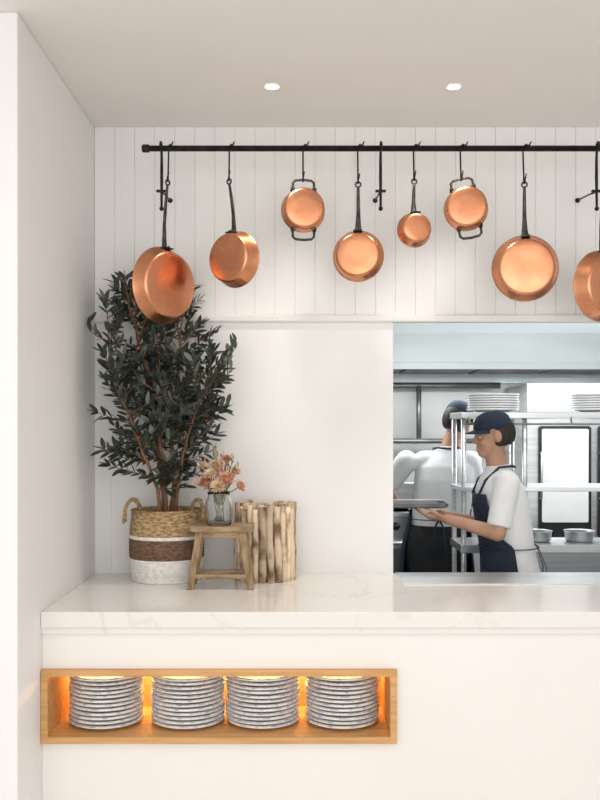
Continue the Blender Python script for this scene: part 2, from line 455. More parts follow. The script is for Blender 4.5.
# ------------------------------------------------------------------ olive tree in basket
TX, TY = wx(167, 4.03), 4.025
tree = empty('potted_olive_tree', (TX, TY, CT), 'leafy olive tree in striped woven basket beside the wall', 'potted plant')
bm = bmesh.new()
BH = .300; NR = 21; seg = 144
def brad(t): return .148 + .012*math.sin(math.pi*min(1, t*1.05)) + .004*t
grid = []
for i in range(NR*4 + 1):
    t = i/(NR*4); row = int(i/4); ph = (i % 4)/4*2*math.pi
    ring = []
    for k in range(seg):
        a = 2*math.pi*k/seg
        r = brad(t) + .0035*(.5-.5*math.cos(ph)) * (.65 + .35*math.cos(36*a + math.pi*(row % 2)))
        ring.append(bm.verts.new((r*math.cos(a), r*math.sin(a), t*BH)))
    grid.append(ring)
for i in range(NR*4):
    rt = (i//4) / NR
    mi = 2 if rt < .33 else (1 if rt < .60 else (2 if rt < .66 else 0))
    for k in range(seg):
        f = bm.faces.new((grid[i][k], grid[i][(k+1)%seg], grid[i+1][(k+1)%seg], grid[i+1][k])); f.material_index = mi; f.smooth = True
bm.faces.new(grid[0][::-1]).material_index = 2
rt_ = brad(1)
lathe(bm, [(rt_, BH), (rt_+.005, BH+.004), (rt_+.002, BH+.010), (rt_-.006, BH+.008), (rt_-.009, BH-.02), (rt_-.012, .06)], 96, mis=[0]*5)
basket = new_obj('basket', bm, [M_jute, M_brown, M_whitew], parent=tree)
bm = bmesh.new(); lathe(bm, [(0, BH-.035), (.07, BH-.030), (rt_-.011, BH-.038), (rt_-.011, BH-.05), (0, BH-.05)], 40)
new_obj('soil', bm, M_soil, parent=tree)
for s in (-1, 1):
    bm = bmesh.new()
    cx, cy = s*rt_*.92, -rt_*.34
    tang = Vector((.034 if s < 0 else .030, -.015*s, 0))
    for off in (-.004, .004):
        pts = []
        for k in range(15):
            a = math.pi*k/14; w = math.cos(a)
            tw = .004*math.sin(k*1.5 + (0 if off > 0 else math.pi))
            pts.append((cx + tang.x*w*1.0 + tw, cy + tang.y*w + off, BH - .045 + .10*math.sin(a)**.8 + tw))
        tube(bm, pts, .0068, 8)
    new_obj('basket_handle', bm, M_jute, parent=basket)

bt = bmesh.new(); bl = bmesh.new(); fruits = []
def okp(p):
    w = p + Vector((TX, TY, CT))
    if not (w.x > WX + .012 and w.y < YB - .045 and w.y > 3.70): return False
    if w.z > 2.02 and -.74 < w.x < -.40 and w.y < 4.045: return False
    if w.z > 2.36: return False
    if w.x > -.255: return False
    return True
def add_leaf(p, d, up, L, W):
    d = d.normalized(); s = d.cross(up)
    if s.length < .01: s = d.orthogonal()
    s.normalize(); n = s.cross(d).normalized()
    prof = [(0, .10), (.16, .62), (.40, 1.0), (.68, .88), (.88, .48), (1, .03)]
    curl = random.uniform(-.15, .25)
    if not okp(p + d*L): return
    A = []
    for t, w in prof:
        c = p + d*L*t + n*(-curl*L*t*t)
        A.append((bl.verts.new(c + s*W*w + n*W*.3*w), bl.verts.new(c), bl.verts.new(c - s*W*w + n*W*.3*w)))
    mi = 1 if random.random() < .16 else 0
    for a, b in zip(A, A[1:]):
        for q in ((a[0], a[1], b[1], b[0]), (a[1], a[2], b[2], b[1])):
            f = bl.faces.new(q); f.material_index = mi; f.smooth = True
def twig(p, d, L, r0=.0028):
    pts = [p.copy()]; q = p.copy(); dd = d.normalized(); n = max(4, int(L/.026))
    for i in range(n):
        dd = (dd + Vector((random.uniform(-.14,.14), random.uniform(-.14,.14), random.uniform(-.02,.13)))).normalized()
        nq = q + dd*L/n
        if not okp(nq):
            dd = (dd + Vector((.4, .4, .1))).normalized(); nq = q + dd*L/n
            if not okp(nq): break
        q = nq; pts.append(q.copy())
    if len(pts) < 3: return pts
    tube(bt, pts, [r0*(1-.7*i/len(pts)) for i in range(len(pts))], 5)
    for i in range(1, len(pts)):
        tdir = (pts[i]-pts[i-1]).normalized()
        base = random.uniform(0, math.pi)
        for s in range(2 if random.random() < .8 else 3):
            ang = base + s*math.pi*(1 if s < 2 else .5)
            side = Quaternion(tdir, ang) @ tdir.orthogonal().normalized()
            ld = (tdir*.75 + side*.8 + Vector((0,0,.1))).normalized()
            add_leaf(pts[i], ld, Vector((random.uniform(-.5,.5), random.uniform(-1.0,-.1), .7)), random.uniform(.042,.070), random.uniform(.0075,.0112))
        if random.random() < .04:
            c = pts[i] + Vector((random.uniform(-.012,.012), -.010, -.010))
            if okp(c): fruits.append(c)
    add_leaf(pts[-1], dd, Vector((0,-.3,1)), .055, .009)
    return pts
trunks = [
    [(0,0,.25),(-.02,.0,.42),(-.045,-.0,.60),(-.06,-.01,.78),(-.10,.0,.95),(-.14,.02,1.10),(-.17,.03,1.20),(-.19,.02,1.30)],
    [(.02,.01,.25),(.035,.0,.42),(.02,-.01,.60),(.035,-.0,.78),(.05,.02,.92),(.05,.055,1.06),(.07,.07,1.22)],
    [(-.02,-.02,.25),(-.03,-.05,.40),(-.09,-.09,.56),(-.15,-.10,.72),(-.20,-.10,.86),(-.235,-.08,1.00),(-.25,-.05,1.14)],
    [(.03,-.02,.25),(.06,-.05,.42),(.08,-.08,.55),(.13,-.10,.70),(.17,-.09,.82),(.20,-.07,.92)],
    [(0,-.02,.25),(.0,-.05,.45),(-.02,-.09,.62),(-.01,-.09,.78),(-.03,-.03,.90),(-.04,.04,1.02),(-.03,.065,1.15)],
]
for ti, tr in enumerate(trunks):
    tr = [Vector(p) for p in tr]
    fine = []
    for a, b in zip(tr, tr[1:]):
        for k in range(4): fine.append(a.lerp(b, k/4) + Vector((random.uniform(-.004,.004), random.uniform(-.004,.004), 0)))
    fine.append(tr[-1])
    r0 = .013 if ti < 2 else .009
    tube(bt, fine, [r0*(1-.8*i/len(fine)) for i in range(len(fine))], 8)
    for i, p in enumerate(fine):
        zrel = p.z
        if zrel < .40: continue
        cnt = 2 if zrel > .55 else 1
        for c in range(cnt):
            a = random.uniform(0, 2*math.pi)
            if p.x < -.12 and random.random() < .35: a = random.uniform(-1.6, 1.6)
            d = Vector((math.cos(a), math.sin(a)*.55 - .10, random.uniform(.2, .9)))
            if zrel > 1.0: d.y = abs(d.y)*.4
            if zrel < .55: d.z = random.uniform(-.1, .5)
            L = random.uniform(.11, .21) if zrel < 1.05 else random.uniform(.07, .13)
            if zrel < .55: L = random.uniform(.08, .13)
            twig(p, d, L)
    twig(fine[-1], Vector((0, .0, 1)), .08)
for sx in (-1, 1):
    for k in range(7):
        z = random.uniform(.44, .60) if sx < 0 else random.uniform(.52, .66)
        p = Vector((sx*random.uniform(.03,.08), -.05, z))
        twig(p, Vector((sx*1.0, random.uniform(-.4,.1), random.uniform(-.05,.5))), random.uniform(.12,.22))
new_obj('trunk', bt, M_trunk, parent=tree)
new_obj('foliage', bl, [M_leaf, M_leaf2], parent=tree)
fm = None
for c in fruits[::2][:24]:
    if fm is None:
        b = bmesh.new(); ball(b, (0,0,0), (.0062,.0062,.0078), seg=10); fo = new_obj('olive_fruit', b, M_olive, parent=tree); fm = fo
    else:
        fo = fm.copy(); COL.objects.link(fo); fo.parent = tree
    fo.location = c

# ------------------------------------------------------------------ stool
SX, SY = wx(222, 3.84), 3.835
st = empty('wooden_stool', (SX, SY, CT), 'miniature rustic wooden stool holding a flower vase', 'stool')
SH = .262
bm = bmesh.new()
nx, ny = 24, 10; hw, hd, th = .135, .078, .026
def se(u, v):
    k = (abs(u)**6 + abs(v)**6)**(1/6) or 1
    s = max(abs(u), abs(v))/k if k else 1
    return u*s*hw, v*s*hd
T_, B_ = [], []
for i in range(nx+1):
    tr_, br_ = [], []
    for j in range(ny+1):
        x, y = se(-1+2*i/nx, -1+2*j/ny)
        z = SH - .004*(1 - (x/hw)**2) + random.uniform(-.0004,.0004)
        tr_.append(bm.verts.new((x, y, z))); br_.append(bm.verts.new((x*.985, y*.985, SH - th - .002*(1-(x/hw)**2))))
    T_.append(tr_); B_.append(br_)
for i in range(nx):
    for j in range(ny):
        bm.faces.new((T_[i][j], T_[i+1][j], T_[i+1][j+1], T_[i][j+1]))
        bm.faces.new((B_[i][j], B_[i][j+1], B_[i+1][j+1], B_[i+1][j]))
for i in range(nx):
    bm.faces.new((T_[i][0], B_[i][0], B_[i+1][0], T_[i+1][0])); bm.faces.new((T_[i][ny], T_[i+1][ny], B_[i+1][ny], B_[i][ny]))
for j in range(ny):
    bm.faces.new((T_[0][j], T_[0][j+1], B_[0][j+1], B_[0][j])); bm.faces.new((T_[nx][j], B_[nx][j], B_[nx][j+1], T_[nx][j+1]))
new_obj('seat', bm, M_stool, parent=st, bevel=.003)
def beam(name, a, b, w, d, m, w2=None):
    a, b = Vector(a), Vector(b); bmm = bmesh.new()
    t = (b-a).normalized(); u = Vector((1,0,0)) if abs(t.x) < .7 else Vector((0,1,0))
    u = (u - t*u.dot(t)).normalized(); v = t.cross(u)
    rg = []
    for p, ww in ((a, w), (b, w2 or w)):
        rg.append([bmm.verts.new(p + u*ww/2*i + v*d/2*j) for i, j in ((-1,-1),(1,-1),(1,1),(-1,1))])
    bmm.faces.new(rg[0]); bmm.faces.new(rg[1][::-1])
    for i in range(4): bmm.faces.new((rg[0][i], rg[1][i], rg[1][(i+1)%4], rg[0][(i+1)%4]))
    return new_obj(name, bmm, m, parent=st, bevel=.002)
ends = {}
for sx in (-1, 1):
    for sy in (-1, 1):
        t_ = (sx*.088, sy*.048, SH-.024); b_ = (sx*.124, sy*.070, .001)
        beam('leg', b_, t_, .026, .024, M_stoolleg, .030)
        ends[(sx, sy)] = (Vector(t_), Vector(b_))
def on(sx, sy, f): return ends[(sx, sy)][1].lerp(ends[(sx, sy)][0], f)
for sy in (-1, 1): beam('stretcher', on(-1, sy, .22), on(1, sy, .22), .020, .016, M_stool)
for sx in (-1, 1): beam('stretcher', on(sx, -1, .45), on(sx, 1, .45), .020, .016, M_stool)
for sy in (-1, 1): beam('apron_rail', on(-1, sy, .93), on(1, sy, .93), .014, .022, M_stool)

# ------------------------------------------------------------------ vase + bouquet
VX, VY, VZ = wx(219, 3.84), 3.835, CT + SH - .0035
bm = bmesh.new()
lathe(bm, [(0, 0), (.046, 0), (.052, .004), (.056, .030), (.057, .080), (.053, .102), (.046, .116), (.045, .126), (.049, .138), (.047, .139),
           (.0425, .126), (.0435, .115), (.050, .101), (.054, .080), (.053, .030), (.049, .008), (.044, .006), (0, .006)], 48)
v = new_obj('glass_vase', bm, M_glass, loc=(VX, VY, VZ)); top(v, 'clear glass jar vase on the small wooden stool', 'vase')
bq = empty('dried_flower_bouquet', (VX, VY, VZ+.008), 'dried peach protea flowers with leaves in glass vase', 'flowers')
bs = bmesh.new(); bf = bmesh.new()
heads = [(-.050,-.02,.165,1.25,0),(.028,-.03,.175,1.45,0),(-.010,.0,.225,1.35,1),(.066,.0,.205,1.1,1),(-.066,.01,.225,1.0,1),(.030,.02,.255,1.0,0),(.000,-.045,.150,1.2,1),(.082,-.01,.150,.95,0),(-.03,-.03,.195,1.1,1)]
for hx, hy, hz, sc, kind in heads:
    base = Vector((random.uniform(-.022,.022), random.uniform(-.022,.022), .002))
    tip = Vector((hx, hy, hz)); mid = Vector((hx*.35, hy*.35, .122))
    tube(bs, [base, base.lerp(mid, .5), mid, mid.lerp(tip, .5) + Vector((hx*.08, 0, 0)), tip], .0022, 6)
    d = (tip - mid).normalized(); d = (d + Vector((0, -.45, .2))).normalized()
    R_ = d.to_track_quat('Z', 'Y').to_matrix().to_4x4(); Mh = Matrix.Translation(tip) @ R_ @ Matrix.Scale(sc*.86, 4)
    b = bmesh.new()
    ball(b, (0,0,.006), (.012,.012,.012), Mh, 10, 1)
    for ring, (n, op, L) in enumerate(((12, .25, .032), (16, .65, .036), (16, 1.05, .036))):
        for k in range(n):
            a = 2*math.pi*(k + .5*ring)/n + random.uniform(-.1,.1); o_ = op + random.uniform(-.12,.12)
            dr = Vector((math.cos(a)*math.sin(o_), math.sin(a)*math.sin(o_), math.cos(o_)))
            sd = Vector((-math.sin(a), math.cos(a), 0)); w = .0044
            p0 = dr*.006
            q = [p0 - sd*w*.5, p0 + sd*w*.5, p0 + dr*L*.6 + sd*w, p0 + dr*L + dr.cross(sd)*-.004, p0 + dr*L*.6 - sd*w]
            f = b.faces.new([b.verts.new(Mh @ t) for t in q]); f.material_index = 0
    new_obj('flower_head', b, [M_petal if kind == 0 else M_petal2, M_petal], parent=bq)
for k in range(32):
    a = random.uniform(0, 2*math.pi); rr = random.uniform(.04, .10)
    tip = Vector((math.cos(a)*rr, math.sin(a)*rr*.6, random.uniform(.15, .285)))
    if k > 25: tip = Vector((random.uniform(-.03,.03), 0, random.uniform(.27,.31)))
    mid = Vector((tip.x*.3, tip.y*.3, .122)); base = Vector((tip.x*-.2, tip.y*-.2, .004))
    pts = [base, mid, mid.lerp(tip, .5)+Vector((0,0,.012)), tip]
    tube(bs, pts, [.0014,.0014,.0011,.0006], 5)
    for j in range(8):
        t = .2 + .8*j/7; p = mid.lerp(tip, t) + Vector((0,0,.008*math.sin(math.pi*t)))
        d = ((tip-mid).normalized() + Vector((random.uniform(-1,1), random.uniform(-1,1), random.uniform(-.3,.6)))*.8).normalized()
        s = d.orthogonal().normalized(); L = random.uniform(.018,.032)
        f = bf.faces.new([bf.verts.new(x) for x in (p, p+d*L*.5+s*.0042, p+d*L, p+d*L*.5-s*.0042)]); f.material_index = 0 if k % 3 else 1
new_obj('stems', bs, M_stem, parent=bq); new_obj('sprig_leaves', bf, [M_fleaf, M_petal], parent=bq)

# ------------------------------------------------------------------ branch barrel planter
PX, PY, PR, BHH = wx(265, 4.04), 4.045, .124, .328
bp_ = empty('branch_bundle_planter', (PX, PY, CT), 'round holder of upright pale branches beside the stool', 'planter')
def stick(x, y, r):
    b = bmesh.new(); pts = []; rad = []
    h = BHH + random.uniform(-.016, .012); ph = random.uniform(0, 6); am = random.uniform(.001,.005)
    for k in range(15):
        t = k/14
        pts.append((am*math.sin(t*5+ph), am*.5*math.cos(t*4+ph), h*t)); rad.append(r*(1 + .10*math.sin(k*1.3+ph) + random.uniform(-.05,.05)))
    tube(b, pts, rad, 14)
    for f in b.faces:
        if len(f.verts) > 4: f.material_index = 1
    for _ in range(random.choice((0,1,2))):
        zk = random.uniform(.05, .28); ball(b, (random.uniform(-.5,.5)*r, -r*.8, zk), (.006,.006,.009), seg=8)
    o = new_obj('branch', b, [M_bark, M_wood_end], parent=bp_); o.location = (x, y, .0005)
a = 0
while a < 2*math.pi - .16:
    r = random.uniform(.0105, .0185); da = r/(PR-.012)
    a += da*.97
    stick((PR-.004)*math.cos(a), (PR-.004)*math.sin(a), r); a += da*.97
for k in range(11):
    a = 2*math.pi*k/11; stick((PR-.036)*math.cos(a), (PR-.036)*math.sin(a), .013)
b = bmesh.new(); lathe(b, [(0, .004), (PR-.05, .004), (PR-.05, .016), (0, .016)], 32)
new_obj('base_board', b, M_wood_end, parent=bp_)

# ------------------------------------------------------------------ kitchen
hood = empty('extraction_hood', (1.5, 5.8, 1.98), 'large stainless steel extraction hood over the cooking line', 'extractor hood')
HZ = wz(369, 5.05)
b = bmesh.new()
x0, x1 = -.3, 3.2
pro = [(5.05, HZ), (5.05, HZ+.035), (5.10, HZ+.045), (5.22, CEIL-.002), (6.63, CEIL-.002), (6.63, HZ), (6.60, HZ), (6.60, HZ+.20), (5.08, HZ+.20), (5.08, HZ)]
A = [b.verts.new((x0, y, z)) for y, z in pro]; B = [b.verts.new((x1, y, z)) for y, z in pro]
for i in range(len(pro)):
    j = (i+1) % len(pro); b.faces.new((A[i], A[j], B[j], B[i]))
b.faces.new(A[::-1]); b.faces.new(B)
new_obj('hood_shell', b, M_hood, parent=hood, keep_world=True)
b = bmesh.new()
for k in range(7): add_box(b, x0+.05+k*.49, x0+.05+k*.49+.46, 5.2, 6.5, HZ+.06, HZ+.09)
new_obj('grease_filter', b, M_steel_d, parent=hood, keep_world=True)
b = bmesh.new(); zz = wz(441, 6.5); tube(b, [(-.2, 6.5, zz), (1.45, 6.5, zz)], .018, 12)
zz2 = wz(384, 6.5)-.01; tube(b, [(-.2, 6.52, zz2), (1.45, 6.52, zz2)], .022, 12)
xx = wx(419, 6.5); tube(b, [(xx, 6.51, zz2), (xx, 6.51, zz)], .018, 12)
for q in (-.1, .5, 1.4): tube(b, [(q, 6.5, zz), (q, 6.648, zz)], .01, 8); tube(b, [(q, 6.52, zz2), (q, 6.648, zz2)], .01, 8)
top(new_obj('steel_pipework', b, M_steel_d), 'dark steel service pipes along the kitchen wall', 'pipe')
rg = empty('cooking_range', (.72, 6.2, 0), 'stainless steel cooking range with control knobs', 'stove')
b = bmesh.new(); RY = 5.96; RZ = wz(512, 5.96)
add_box(b, .25, 1.15, RY+.02, 6.60, .10, RZ); add_box(b, .25, 1.15, RY-.01, 6.60, RZ-.035, RZ)
add_box(b, .25, 1.15, 6.52, 6.60, RZ, RZ+.16)
for q in (.3, 1.06):
    for yq in (RY+.06, 6.5): add_box(b, q, q+.05, yq, yq+.05, 0, .10)
new_obj('range_body', b, M_steel, parent=rg, keep_world=True, bevel=.004)
b = bmesh.new(); add_box(b, .33, 1.07, RY+.012, RY+.022, .25, RZ-.24); new_obj('oven_door', b, M_steel_d, parent=rg, keep_world=True)
b = bmesh.new(); tube(b, [(.36, RY+.02, RZ-.20), (.36, RY-.02, RZ-.20), (1.04, RY-.02, RZ-.20), (1.04, RY+.02, RZ-.20)], .010, 10)
new_obj('oven_handle', b, M_steel, parent=rg, keep_world=True)
for q in range(6):
    b = bmesh.new(); Mx = Matrix.Translation((.37+q*.14, RY+.02, RZ-.095)) @ Matrix.Rotation(math.pi/2, 4, 'X')
    lathe(b, [(0, 0), (.026, 0), (.026, .006), (.019, .008), (.017, .034), (0, .034)], 24, M=Mx)
    new_obj('knob', b, M_dark, parent=rg, keep_world=True)
for q in (.47, .92):
    b = bmesh.new()
    for ax in (-.12, 0, .12): add_box(b, q+ax-.006, q+ax+.006, 6.05, 6.45, RZ+.012, RZ+.024)
    for ay in (6.05, 6.245, 6.44): add_box(b, q-.16, q+.16, ay, ay+.012, RZ+.0, RZ+.024)
    new_obj('burner_grate', b, M_dark, parent=rg, keep_world=True)
fr = empty('upright_oven', (1.9, 6.3, 0), 'tall stainless steel oven with lit glass doors', 'oven')
FY = 6.05; fx0, fx1 = wx(527, FY), 2.6
b = bmesh.new(); add_box(b, fx0, fx1, FY, 6.62, .08, HZ-.03)
for q in (fx0+.03, fx1-.08):
    for yq in (FY+.05, 6.5): add_box(b, q, q+.05, yq, yq+.05, 0, .08)
new_obj('oven_body', b, M_steel, parent=fr, keep_world=True, bevel=.005)
def rrect(b, xa, xb, za, zb, ya, yb_, r, mi=0):
    pts = []
    for cx, cz, a0 in ((xb-r, zb-r, 0), (xa+r, zb-r, 90), (xa+r, za+r, 180), (xb-r, za+r, 270)):
        for k in range(7):
            a = math.radians(a0 + 15*k); pts.append((cx + r*math.cos(a), cz + r*math.sin(a)))
    A = [b.verts.new((x, ya, z)) for x, z in pts]; B = [b.verts.new((x, yb_, z)) for x, z in pts]
    b.faces.new(A).material_index = mi; b.faces.new(B[::-1]).material_index = mi
    for i in range(len(pts)): b.faces.new((A[i], B[i], B[(i+1)%len(pts)], A[(i+1)%len(pts)])).material_index = mi
for q0 in (wx(538, FY), wx(597, FY)):
    q1 = q0 + .345
    b = bmesh.new(); rrect(b, q0, q1, wz(538, FY), wz(426, FY), FY-.022, FY, .02); rrect(b, q0+.020, q1-.020, wz(522, FY), wz(429, FY), FY-.027, FY-.020, .012, 1)
    dr = new_obj('oven_glass_door', b, [M_dark, M_fridge_in], parent=fr, keep_world=True)
    b = bmesh.new(); tube(b, [(q0+.012, FY-.02, 1.2), (q0+.012, FY-.05, 1.2), (q0+.012, FY-.05, 1.5), (q0+.012, FY-.02, 1.5)], .007, 8)
    new_obj('door_handle', b, M_steel, parent=dr)
ps = empty('steel_pass_shelf', (1.6, 5.18, 0), 'stainless steel pass shelving unit holding white plates', 'shelf')
Y0, Y1 = 5.00, 5.36; X0, X1 = wx(461, Y0), 2.6
for nm, py, th in (('shelf_board', 412, .035), ('shelf_board', 487, .025), ('shelf_board', 545, .045)):
    z = wz(py, Y0); b = bmesh.new(); add_box(b, X0, X1, Y0, Y1, z-th, z)
    new_obj(nm, b, M_steel, parent=ps, keep_world=True, bevel=.004)
for xq in (X0+.02, wx(526, Y0), X1-.03):
    for yq in (Y0+.03, Y1-.03):
        b = bmesh.new(); tube(b, [(xq, yq, 0), (xq, yq, wz(412, Y0)-.005)], .014, 12)
        new_obj('post', b, M_steel, parent=ps, keep_world=True)
b = bmesh.new(); tube(b, [(X0+.02, Y0-.01, wz(424, Y0)), (X1-.03, Y0-.01, wz(424, Y0))], .006, 8)
for xq in (X0+.04, 1.5, X1-.05): tube(b, [(xq, Y0-.01, wz(424, Y0)), (xq, Y0+.01, wz(414, Y0))], .005, 8)
new_obj('ticket_rail', b, M_steel_d, parent=ps, keep_world=True)
pr = new_obj('white_plate', plate_mesh(.145, 0), [M_wplate]); first = True
for cx, n in ((wx(493, 5.16), 7), (wx(598, 5.16), 7)):
    for k in range(n):
        if first: p = pr; first = False
        else: p = pr.copy(); COL.objects.link(p)
        p.location = (cx + random.uniform(-.002,.002), 5.165, wz(412, Y0) + .0005 + k*.0135)
        top(p, 'plain white plate stacked on the steel pass shelf', 'plate', 'white plates on the pass shelf')
for xq in (1.36, 1.60, 1.84):
    b = bmesh.new(); zc = wz(545, Y0) + .0005; Mx = Matrix.Translation((xq, 5.18, zc))
    lathe(b, [(0,0),(.07,0),(.078,.01),(.082,.055),(.088,.058),(.086,.060),(.078,.056),(.072,.010),(0,.006)], 32, M=Mx)
    top(new_obj('steel_container', b, M_steel), 'low round steel container on the pass bench', 'container', 'steel containers on the pass bench')

# ------------------------------------------------------------------ people
def hand(bm, wrist, d, n, thumb_side, M, curl=.35, s=1.0):
    wrist = Vector(wrist); d = Vector(d).normalized(); n = Vector(n); n = (n - d*n.dot(d)).normalized()
    s_ = d.cross(n).normalized()
    if s_.dot(Vector(thumb_side)) < 0: s_ = -s_
    for k in range(4):
        o_ = s_*(.027 - .018*k)*s
        capsule(bm, wrist + s_*(.012-.008*k)*s, wrist + d*.088*s + o_, .016*s, .0120*s, M, seg=12)
    for k, L in enumerate((.070, .078, .072, .058)):
        p = wrist + d*.088*s + s_*(.027 - .018*k)*s; dd = d.copy(); r = .0092*s
        for f in (.45, .32, .26):
            dd = (dd + n*curl).normalized(); q = p + dd*L*f*s
            capsule(bm, p, q, r, r*.92, M, seg=10); p = q; r *= .93
    p = wrist + s_*.022*s + d*.018*s; dd = (s_*.8 + d*.75 + n*.25).normalized(); r = .0125*s
    for L in (.034, .030, .024):
        q = p + dd*L*s; capsule(bm, p, q, r, r*.88, M, seg=10); p = q; r *= .9
        dd = (dd + d*.35 + n*.2).normalized()

TP = [(.72,.155,.120),(.82,.175,.132),(.95,.182,.138),(1.08,.164,.126),(1.20,.170,.130),(1.32,.180,.132),(1.40,.176,.118),(1.455,.134,.088),(1.49,.075,.062)]
def person(name, loc, yaw, scale, arms, headrot, lean, mskin, label, sidelean=0.0, sleeve=.80, wrap=112, hem=.82):
    root = empty(name, loc, label, 'person')
    root.rotation_euler = (0, 0, math.radians(yaw)); root.scale = (scale,)*3
    I = Matrix.Identity(4)
    off = lambda z: lean*max(0, z-.95); offx = lambda z: sidelean*max(0, z-.95)
    piv = Vector((offx(1.50), off(1.50), 1.50))
    HM = Matrix.Translation(piv) @ Euler([math.radians(a) for a in headrot], 'XYZ').to_matrix().to_4x4() @ Matrix.Translation((0, 0, -1.50))
    b = bmesh.new()
    loft(b, [(z, offx(z), off(z), rx-.014, ry-.014) for z, rx, ry in TP], I)
    capsule(b, (-.145+offx(1.43), off(1.43), 1.43), (.145+offx(1.43), off(1.43), 1.43), .052, .052)
    capsule(b, (offx(1.45), off(1.45), 1.45), HM @ Vector((0, .0, 1.58)), .060, .054)
    ball(b, (0,-.012,1.690), (.076,.094,.098), HM, 32)
    ball(b, (0,.022,1.635), (.060,.070,.072), HM, 24)
    ball(b, (0,.060,1.590), (.032,.032,.028), HM, 16)
    ball(b, (0,.052,1.710), (.058,.036,.030), HM, 16)
    capsule(b, (0,.086,1.688), (0,.101,1.654), .008, .0115, HM)
    for s in (-1, 1):
        ball(b, (s*.012,.091,1.650), (.009,.010,.008), HM, 10)
        ball(b, (s*.077,-.010,1.668), (.011,.021,.032), HM, 14)
        ball(b, (s*.036,.062,1.645), (.022,.024,.022), HM, 12)
    ball(b, (0,.086,1.622), (.024,.012,.007), HM, 12); ball(b, (0,.084,1.610), (.021,.012,.007), HM, 12)
    for s, (sh, el, wr, hd, hn, ts, cu) in arms.items():
        capsule(b, sh, el, .050, .040); capsule(b, el, wr, .041, .027)
        hand(b, wr, hd, hn, ts, I, cu)
    for s in (-1, 1):
        capsule(b, (s*.085, 0, .90), (s*.095, .015, .50), .082, .054); capsule(b, (s*.095,.015,.50), (s*.10,-.01,.09), .052, .036)
        capsule(b, (s*.10,-.02,.045), (s*.115,.13,.035), .036, .030)
    remeshed('body', b, mskin, .0055, root, 3)
    b = bmesh.new()
    rows = [(z, offx(z), off(z), rx+.006, ry+.006) for z, rx, ry in TP if z > .8]
    if hem < .8: rows = [(hem, 0, 0, .197, .155)] + [(rows[0][0], 0, 0, .192, .150)] + rows[1:]
    if hem > .9: rows = [(hem, offx(hem), off(hem), .172, .133)] + [r_ for r_ in rows if r_[0] > hem+.02]
    loft(b, rows, I)
    capsule(b, (-.140+offx(1.43), off(1.43), 1.43), (.140+offx(1.43), off(1.43), 1.43), .064, .064)
    for s, (sh, el, wr, *_r) in arms.items():
        sh, el = Vector(sh), Vector(el)
        capsule(b, sh, sh.lerp(el, sleeve), .066, .062, cap2=False)
    np_ = Vector((offx(1.48), off(1.48), 1.475))
    capsule(b, np_, np_ + Vector((0, lean*.03, .042)), .072, .066, cap2=False, cap1=True)
    # soft cloth folds
    remeshed('shirt', b, M_shirt, .009, root, 3)
    b = bmesh.new()
    if hem > .9:
        loft(b, [(.78, 0, 0, .178, .134), (.90, 0, 0, .196, .150), (1.00, 0, off(1.0), .188, .146), (1.055, offx(1.055), off(1.055), .182, .143)], I)
    else:
        loft(b, [(.78, 0, 0, .170, .125), (.90, 0, 0, .180, .136), (1.02, 0, off(1.02), .166, .128)], I)
    for s in (-1, 1):
        capsule(b, (s*.085, 0, .88), (s*.095,.015,.50), .092, .070); capsule(b, (s*.095,.015,.50), (s*.10,-.01,.10), .070, .058, cap2=False)
    remeshed('trousers', b, M_trouser, .010, root, 3)
    for s in (-1, 1):
        b = bmesh.new()
        capsule(b, (s*.10,-.035,.050), (s*.116,.135,.042), .046, .040); capsule(b, (s*.10,-.02,.05), (s*.10,-.015,.11), .046, .042, cap2=False)
        for v_ in b.verts: v_.co.z = max(v_.co.z, .001)
        new_obj('shoe', b, M_shoe, parent=root, smooth=True)
    b = bmesh.new(); ball(b, (0,-.030,1.686), (.081,.092,.100), HM, 28)
    for v_ in list(b.verts):
        l = HM.inverted() @ v_.co
        if l.z < 1.615: l.z = 1.615 + (l.z-1.615)*.12; v_.co = HM @ l
    new_obj('hair', b, M_hair, parent=root, smooth=True)
    cp = bmesh.new()
    prof = [(0, .100), (.03, .098), (.058, .083), (.076, .055), (.085, .020), (.086, -.004), (.082, -.005), (.080, .02), (.070, .055), (0, .09)]
    MC = HM @ Matrix.Translation((0, -.006, 1.716)) @ Matrix.Rotation(math.radians(-4), 4, 'X') @ Matrix.Diagonal((1.0, 1.20, .88, 1))
    lathe(cp, prof, 40, M=MC)
    capo = new_obj('cap', cp, M_navy, parent=root, smooth=True)
    bb = bmesh.new(); A, B = [], []
    for k in range(17):
        a = math.radians(20 + 140*k/16); xi, yi = .084*math.cos(a), .101*math.sin(a)-.006
        xo, yo = .088*math.cos(a), .101*math.sin(a) + .050*math.sin((a-math.radians(20))/math.radians(140)*math.pi)**.6 - .006
        dz = -.014*math.cos(a)**2*1.0
        for Lst, dd in ((A, .002), (B, -.002)):
            Lst.append((bb.verts.new(HM @ Vector((xi, yi, 1.713+dd+dz*.3))), bb.verts.new(HM @ Vector((xo, yo, 1.703+dd+dz)))))
    for k in range(16):
        bb.faces.new((A[k][0], A[k+1][0], A[k+1][1], A[k][1])); bb.faces.new((B[k][0], B[k][1], B[k+1][1], B[k+1][0]))
        bb.faces.new((A[k][1], A[k+1][1], B[k+1][1], B[k][1])); bb.faces.new((A[k][0], B[k][0], B[k+1][0], A[k+1][0]))
    new_obj('cap_brim', bb, M_navy, parent=capo, smooth=True)
